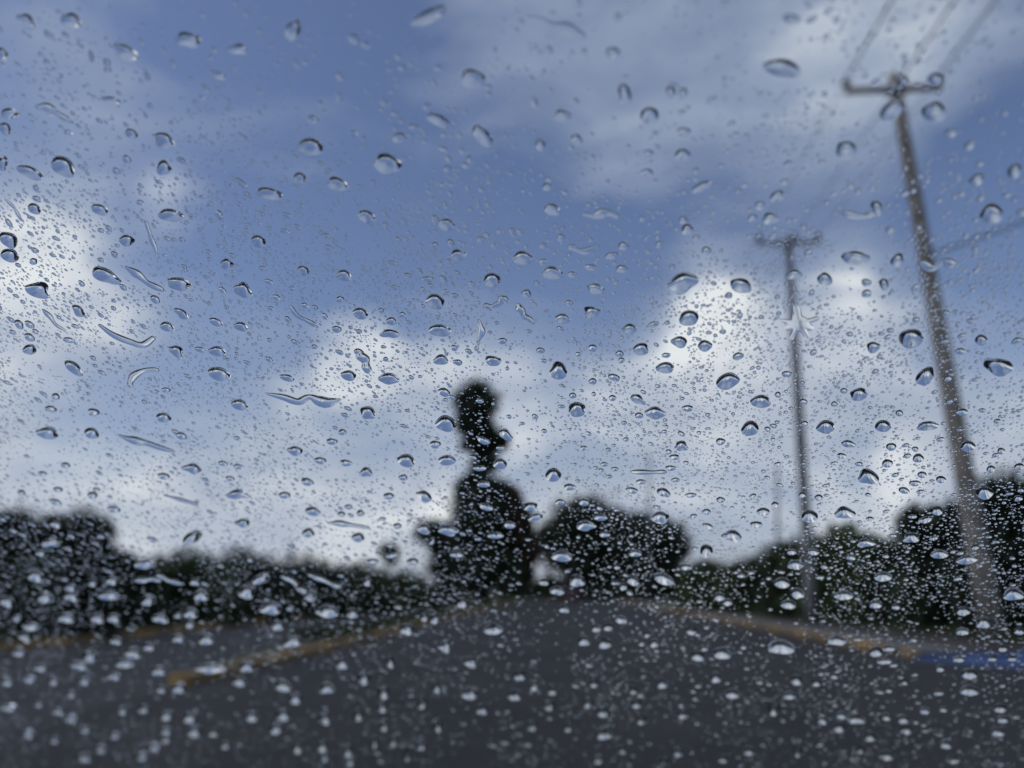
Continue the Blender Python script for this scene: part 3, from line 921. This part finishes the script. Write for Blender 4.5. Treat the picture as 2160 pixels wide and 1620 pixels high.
# water threads and splashes: spine points x,y,r separated by spaces | label
THREADS = [
    ('1112,36,5 1145,43,8 1168,56,9 1198,62,17 1226,76,15', 'long wavy raindrop thread near the top edge, over grey cloud'),
    ('82,228,11 105,232,15 128,246,12 148,258,7', 'long slug-shaped raindrop under the upper left corner'),
    ('268,566,7 290,580,12 312,598,10 338,610,8', 'slanting worm-shaped raindrop in the left middle sky'),
    ('328,780,6 304,782,8 286,790,7 276,803,6 274,814,8', 'hook-shaped raindrop in the left middle sky'),
    ('212,688,7 240,708,9 275,722,9 300,728,11 322,714,6', 'flat sprawling splash of water in the left middle sky'),
    ('308,470,4 315,492,6 322,512,6 330,532,4', 'thin upright squiggle of water beside small white cloud'),
    ('92,655,5 104,668,7 118,686,5 136,697,4', 'thin zigzag water thread near the left edge'),
    ('1030,648,11 1046,644,6 1060,634,13', 'dumbbell-shaped raindrop left of centre in the blue sky'),
    ('614,648,4 626,666,7 645,676,8 660,684,7', 'bent stick-shaped raindrop above the left white cumulus'),
    ('757,744,14 770,764,12 774,784,8', 'club-shaped bright raindrop over the white cumulus'),
    ('1234,453,6 1256,456,10 1278,449,13 1300,457,8', 'wide bird-shaped raindrop in the centre blue sky'),
    ('1206,522,8 1230,531,9 1258,521,8', 'pale smile-shaped raindrop in the centre blue sky'),
    ('1094,645,8 1103,664,11 1122,681,8', 'pale curved raindrop just right of centre'),
    ('1782,450,9 1812,458,10 1842,452,8', 'flat wavy raindrop left of the near pole shaft'),
    ('1948,556,9 1966,566,14 1990,552,10 2006,558,12', 'splash of water lying across the near pole shaft'),
    ('254,920,6 278,929,11 304,934,13 334,944,8 362,952,7', 'very long wavy raindrop low over left blue patch'),
    ('350,1046,5 378,1054,6 410,1063,8', 'thin wavy water thread above the left hedge'),
    ('566,832,5 598,839,9 628,848,13 652,838,9 682,849,16 716,843,4', 'large flat ragged splash below the white cumulus'),
    ('694,1104,5 726,1106,10 772,1113,5', 'long thin moustache-shaped raindrop left of the tall tree'),
    ('1336,996,7 1367,997,9 1398,996,7', 'straight bar-shaped raindrop right of the tall tree'),
    ('600,1218,7 622,1230,9 640,1246,9 656,1260,10', 'slanting pale water streak over the left hedge'),
    ('655,1214,8 680,1224,9 708,1236,8', 'short pale water streak beside the slanting one over hedge'),
    ('290,1226,6 312,1222,8 332,1224,6', 'short pale wavy water streak over middle of left hedge'),
    ('338,1216,6 358,1226,8 382,1231,6', 'pale water streak right of the wavy one over left hedge'),
    ('1010,678,6 1016,700,7 1008,722,4', 'thin upright water trail above the tall tree'),
    ('1010,720,3 1004,738,5', 'short tail of water under the upright trail above tall tree'),
    ('12,422,4 30,440,5 42,462,4', 'thin slanting water thread at the left edge'),
]


def to_mesh_obj(name, V, F, flat=()):
    o_ = V.mean(0)
    me = bpy.data.meshes.new(name)
    me.from_pydata((V - o_).tolist(), [], F)
    sm = [len(f) <= 4 for f in F]
    me.polygons.foreach_set('use_smooth', sm)
    me.materials.append(water)
    o = bpy.data.objects.new(name, me)
    o.location = o_
    COL.objects.link(o)
    return o


def outline_px(x, y, w, h, ang, seed, n=36, rough=1.0):
    r = random.Random(seed)
    th = np.linspace(0, 2 * math.pi, n, endpoint=False)
    rr = np.ones(n)
    for k, amp in ((2, .05), (3, .085), (4, .055), (5, .025), (6, .015)):
        rr += rough * amp * r.uniform(-1, 1) * np.cos(k * th + r.uniform(0, 6.28))
    ex, ey = rr * np.cos(th) * w / 2, rr * np.sin(th) * h / 2
    a = math.radians(ang)
    return np.stack([x + ex * math.cos(a) - ey * math.sin(a), y + ex * math.sin(a) + ey * math.cos(a)], 1)


drops = []
for blk, dark in ((D, False), (DARK, True)):
    for tok in blk.split():
        x, y, w, h, a = map(float, tok.split(','))
        if dark:
            y -= .2 * h
            h *= 1.55
            w *= 1.14
        else:
            h = max(h * .90, .34 * w)
        drops.append((x, y, w, h, a))
drops.sort(key=lambda d: -d[2] * d[3])
NBIG = 300 - len(THREADS) - 1
big, rest = drops[:NBIG], drops[NBIG:]

occ = np.zeros((int(H) + 1, int(W) + 1), bool)
gy_, gx_ = np.mgrid[0:int(H) + 1, 0:int(W) + 1]


def stamp(pts, grow=1.0):
    c = pts.mean(0)
    q = (pts - c) * grow + c
    x0, y0 = np.floor(q.min(0)).astype(int)
    x1, y1 = np.ceil(q.max(0)).astype(int)
    x0, y0, x1, y1 = max(x0, 0), max(y0, 0), min(x1, int(W)), min(y1, int(H))
    if x1 <= x0 or y1 <= y0:
        return
    w, h = (q[:, 0].max() - q[:, 0].min()) / 2, (q[:, 1].max() - q[:, 1].min()) / 2
    sub = ((gx_[y0:y1, x0:x1] - c[0]) / max(w, 1)) ** 2 + ((gy_[y0:y1, x0:x1] - c[1]) / max(h, 1)) ** 2 < 1
    occ[y0:y1, x0:x1] |= sub


# where a drop lies, in words: rows and columns of the view named by what stands behind them
def cell_of(x, y):
    if y < 210:
        row = 'near top edge'
    elif y < 400:
        row = 'in upper sky'
    elif y < 560:
        row = 'in middle sky'
    elif y < 690:
        row = 'in sky just above mid-height'
    elif y < 820:
        row = 'in sky at mid-height'
    elif y < 960:
        row = 'in lower sky'
    elif y < 1090:
        row = 'in pale sky above treetops'
    elif y < 1230:
        row = 'level with treetops'
    elif y < 1340:
        row = 'level with hedge foot'
    elif y < 1430:
        row = 'over kerb and road'
    elif y < 1520:
        row = 'low over road'
    else:
        row = 'along bottom edge'
    c = min(5, int(x // 360))
    col = ['at far left', 'left of tall tree', 'beside tall tree', 'right of tall tree', 'by farther pole', 'by near pole'][c]
    return row, col


ORD = ['first', 'second', 'third', 'fourth', 'fifth', 'sixth', 'seventh', 'eighth', 'ninth', 'tenth', 'eleventh', 'twelfth', 'thirteenth', 'fourteenth', 'fifteenth', 'sixteenth']
cells = {}
for d in big:
    cells.setdefault(cell_of(d[0], d[1]), []).append(d)
for key in sorted(cells):
    lst = sorted(cells[key], key=lambda d: d[0])
    for k, (x, y, w, h, a) in enumerate(lst):
        rr0 = random.Random(int(x * 5 + y * 11))
        pts = outline_px(x, y, w, h, a, int(x * 7 + y * 13), 44, rr0.choice((.7, 1.1, 1.5, 2.1)) if w > 26 else .9)
        uv = to_glass(pts[:, 0], pts[:, 1])
        rr = random.Random(int(x * 3 + y))
        V, F = drop_mesh('raindrop', uv, uv.mean(0), rr.uniform(.85, 1.12) * float(np.interp(y, [0, 900, 1150, 1350, 1620], [.60, .62, .56, .44, .38])), 10, rr.uniform(.88, 1.0), rr.uniform(-.15, .1))
        o = to_mesh_obj('raindrop', V, F)
        shape = 'long flat' if w > 2.3 * h else ('oval' if w > 1.35 * h else 'round')
        size = 'large' if w > 44 else ('medium' if w > 28 else 'small')
        which = '' if len(lst) == 1 else f', {ORD[min(k, 15)]} from left'
        tag(o, f'{size} {shape} raindrop {key[0]} {key[1]}{which}', 'raindrop', 'larger raindrops on the windscreen')
        stamp(pts, 1.12)

for (s, lab) in THREADS:
    q = np.array([[float(v) for v in t.split(',')] for t in s.split()])
    uv = to_glass(q[:, 0], q[:, 1])
    ru = np.linalg.norm(to_glass(q[:, 0] + q[:, 2], q[:, 1]) - uv, axis=1)
    rv = np.linalg.norm(to_glass(q[:, 0], q[:, 1] + q[:, 2]) - uv, axis=1)
    V, F = ribbon_mesh(uv, np.sqrt(ru * rv) * .76, .44)
    o = to_mesh_obj('raindrop_thread', V, F)
    tag(o, lab, 'raindrop', 'threads and splashes of water on the windscreen')
    for i in range(len(q) - 1):
        for t in (0, .33, .66):
            p = q[i] * (1 - t) + q[i + 1] * t
            stamp(outline_px(p[0], p[1], p[2] * 2, p[2] * 2, 0, 1), 1.25)

# the star-shaped splash beside the farther pole
th = np.linspace(0, 2 * math.pi, 84, endpoint=False)
rr_ = 24 + np.zeros_like(th)
for ang, L, wd in ((-98, 30, .26), (-22, 30, .20), (20, 12, .35), (62, 22, .24), (118, 26, .20), (165, 16, .34), (196, 24, .18), (240, 10, .3)):
    dlt = (th - math.radians(ang) + math.pi) % (2 * math.pi) - math.pi
    rr_ += L * np.exp(-np.abs(dlt / wd) ** 3.2)
pts = np.stack([1687 + rr_ * np.cos(th) * .86, 685 + rr_ * np.sin(th) * .74], 1)
uv = to_glass(pts[:, 0], pts[:, 1])
V, F = drop_mesh('splash', uv, uv.mean(0), .11, 16, .8)
tag(to_mesh_obj('raindrop_splash', V, F), 'star-shaped splash of water in front of the farther pole', 'raindrop', 'threads and splashes of water on the windscreen')
stamp(pts, .9)

# all smaller drops: one mass of separate little caps
small = [(x, y, w, h, a) for (x, y, w, h, a) in rest]
for d in small:
    stamp(outline_px(*d, 3, 12), 1.1)
cand = 120000
PX = rng.uniform(-120, W + 120, cand)
PY = rng.uniform(-60, H + 60, cand)
cuv = to_glass(PX, PY)
CU, CV = cuv[:, 0], cuv[:, 1]
q3 = p0_np + CU[:, None] * e1_np + CV[:, None] * e2_np
DZ = -((q3 - eye_np) @ rm_np)[:, 2]
size = np.exp(rng.normal(math.log(2.25), .52, cand)).clip(1.3, 9.0)      # radius as it shows, in pixels


def vnoise(x, y, s, seed):
    r = np.random.default_rng(seed)
    g = r.random((64, 64))
    x, y = (x / s) % 63, (y / s) % 63
    i, j = x.astype(int), y.astype(int)
    f, h = x - i, y - j
    f, h = f * f * (3 - 2 * f), h * h * (3 - 2 * h)
    return (g[i, j] * (1 - f) + g[i + 1, j] * f) * (1 - h) + (g[i, j + 1] * (1 - f) + g[i + 1, j + 1] * f) * h


dens = .18 + 1.6 * vnoise(PX + 5000, PY + 5000, 170, 3) * vnoise(PX + 5000, PY + 5000, 60, 4) * 2
dens *= np.interp(PY, [0, 250, 500, 800, 1150, 1300, 1620], [.06, .09, .36, .72, .92, .42, .20])
dens *= np.interp(PX, [0, 300, 700, 1300, 1700, 2160], [1.35, 1.1, .85, .85, 1.0, 1.1])
size *= np.interp(PY, [0, 300, 600, 1000, 1250, 1620], [1.3, 1.2, 1.0, .92, 1.0, 1.0])
size *= DZ / FPX                                     # metres on the glass
keep = rng.random(cand) < dens
for i in np.nonzero(keep)[0]:
    x, y = PX[i], PY[i]
    rpx = size[i] / DZ[i] * FPX
    if -40 < x < W + 40 and -40 < y < H + 40:
        xi, yi = int(x), int(y)
        ok = True
        for dx, dy in ((0, 0), (rpx, 0), (-rpx, 0), (0, rpx * .7), (0, -rpx * .7)):
            a, b = int(x + dx), int(y + dy)
            if 0 <= a <= W and 0 <= b <= H and occ[b, a]:
                ok = False
                break
        if not ok:
            keep[i] = False
            continue
        stamp(np.array([[x - rpx, y], [x + rpx, y], [x, y - rpx * .7], [x, y + rpx * .7]]), 1.1)
sel = np.nonzero(keep)[0]
SEG = 10
tha = np.linspace(0, 2 * math.pi, SEG, endpoint=False)
RHO = np.array([.55, .88, 1.0])
ctr, O, HK = [], [], []
n_s = len(sel)
stretch = 1 + np.abs(rng.normal(0, .22, n_s)).clip(0, 1.2)
orient = rng.normal(math.pi / 2, .35, n_s)
lob = 1 + .13 * np.cos(2 * tha + rng.uniform(0, 6.28, (n_s, 1))) + .10 * rng.uniform(-1, 1, (n_s, 1)) * np.cos(3 * tha + rng.uniform(0, 6.28, (n_s, 1)))
ex = np.cos(tha) * lob * np.sqrt(stretch)[:, None] * size[sel][:, None]
ey = np.sin(tha) * lob / np.sqrt(stretch)[:, None] * size[sel][:, None]
co, so = np.cos(orient)[:, None], np.sin(orient)[:, None]
OU = CU[sel][:, None] + ex * co - ey * so
OV = CV[sel][:, None] + ex * so + ey * co
Rm = size[sel]
for (x, y, w, h, a) in small:
    p = outline_px(x, y, w, h, a, int(x + y), SEG, 1.0)
    uv = to_glass(p[:, 0], p[:, 1])
    c = uv.mean(0)
    OU = np.vstack([OU, uv[None, :, 0]])
    OV = np.vstack([OV, uv[None, :, 1]])
    Rm = np.append(Rm, math.sqrt(abs(np.sum(uv[:, 0] * np.roll(uv[:, 1], -1) - uv[:, 1] * np.roll(uv[:, 0], -1))) / 2 / math.pi))
sgn = np.sum(OU * np.roll(OV, -1, 1) - OV * np.roll(OU, -1, 1), 1)
flip = sgn > 0
OU[flip], OV[flip] = OU[flip][:, ::-1], OV[flip][:, ::-1]
n_s = len(OU)
cu, cv = OU.mean(1), OV.mean(1)
Hh = Rm * rng.uniform(.34, .58, n_s)
rows = [np.stack([cu, cv, Hh], -1)[:, None]]
for r in RHO:
    rows.append(np.stack([cu[:, None] + (OU - cu[:, None]) * r, cv[:, None] + (OV - cv[:, None]) * r, np.repeat((Hh * max(0, 1 - r * r) ** .92)[:, None], SEG, 1)], -1))
rows.append(np.stack([OU, OV, np.zeros_like(OU)], -1))
A = np.concatenate(rows, 1)
nv = A.shape[1]
V = from_glass(A[..., :2].reshape(-1, 2), A[..., 2].reshape(-1))
t_faces = [[0, 1 + k, 1 + (k + 1) % SEG] for k in range(SEG)]
for i in range(len(RHO) - 1):
    a = 1 + i * SEG
    t_faces += [[a + k, a + SEG + k, a + SEG + (k + 1) % SEG, a + (k + 1) % SEG] for k in range(SEG)]
t_faces.append([1 + len(RHO) * SEG + k for k in range(SEG - 1, -1, -1)])
t_len = np.array([len(f) for f in t_faces], np.int32)
t_idx = np.array([v for f in t_faces for v in f], np.int32)
idx = (t_idx[None] + (np.arange(n_s, dtype=np.int32) * nv)[:, None]).ravel()
lens = np.tile(t_len, n_s)
me = bpy.data.meshes.new('fine_raindrops')
me.vertices.add(len(V))
me.vertices.foreach_set('co', (V - p0_np).astype(np.float32).ravel())
me.loops.add(len(idx))
me.loops.foreach_set('vertex_index', idx)
me.polygons.add(len(lens))
me.polygons.foreach_set('loop_start', np.concatenate([[0], np.cumsum(lens)[:-1]]).astype(np.int32))
me.polygons.foreach_set('loop_total', lens)
me.polygons.foreach_set('use_smooth', np.tile(t_len <= 4, n_s))
me.update(calc_edges=True)
me.materials.append(water)
fine = bpy.data.objects.new('fine_raindrops', me)
fine.location = P0
COL.objects.link(fine)
tag(fine, 'countless fine raindrops scattered all over the windscreen glass', 'raindrops', kind='stuff')
fine['drop_count'] = int(n_s)
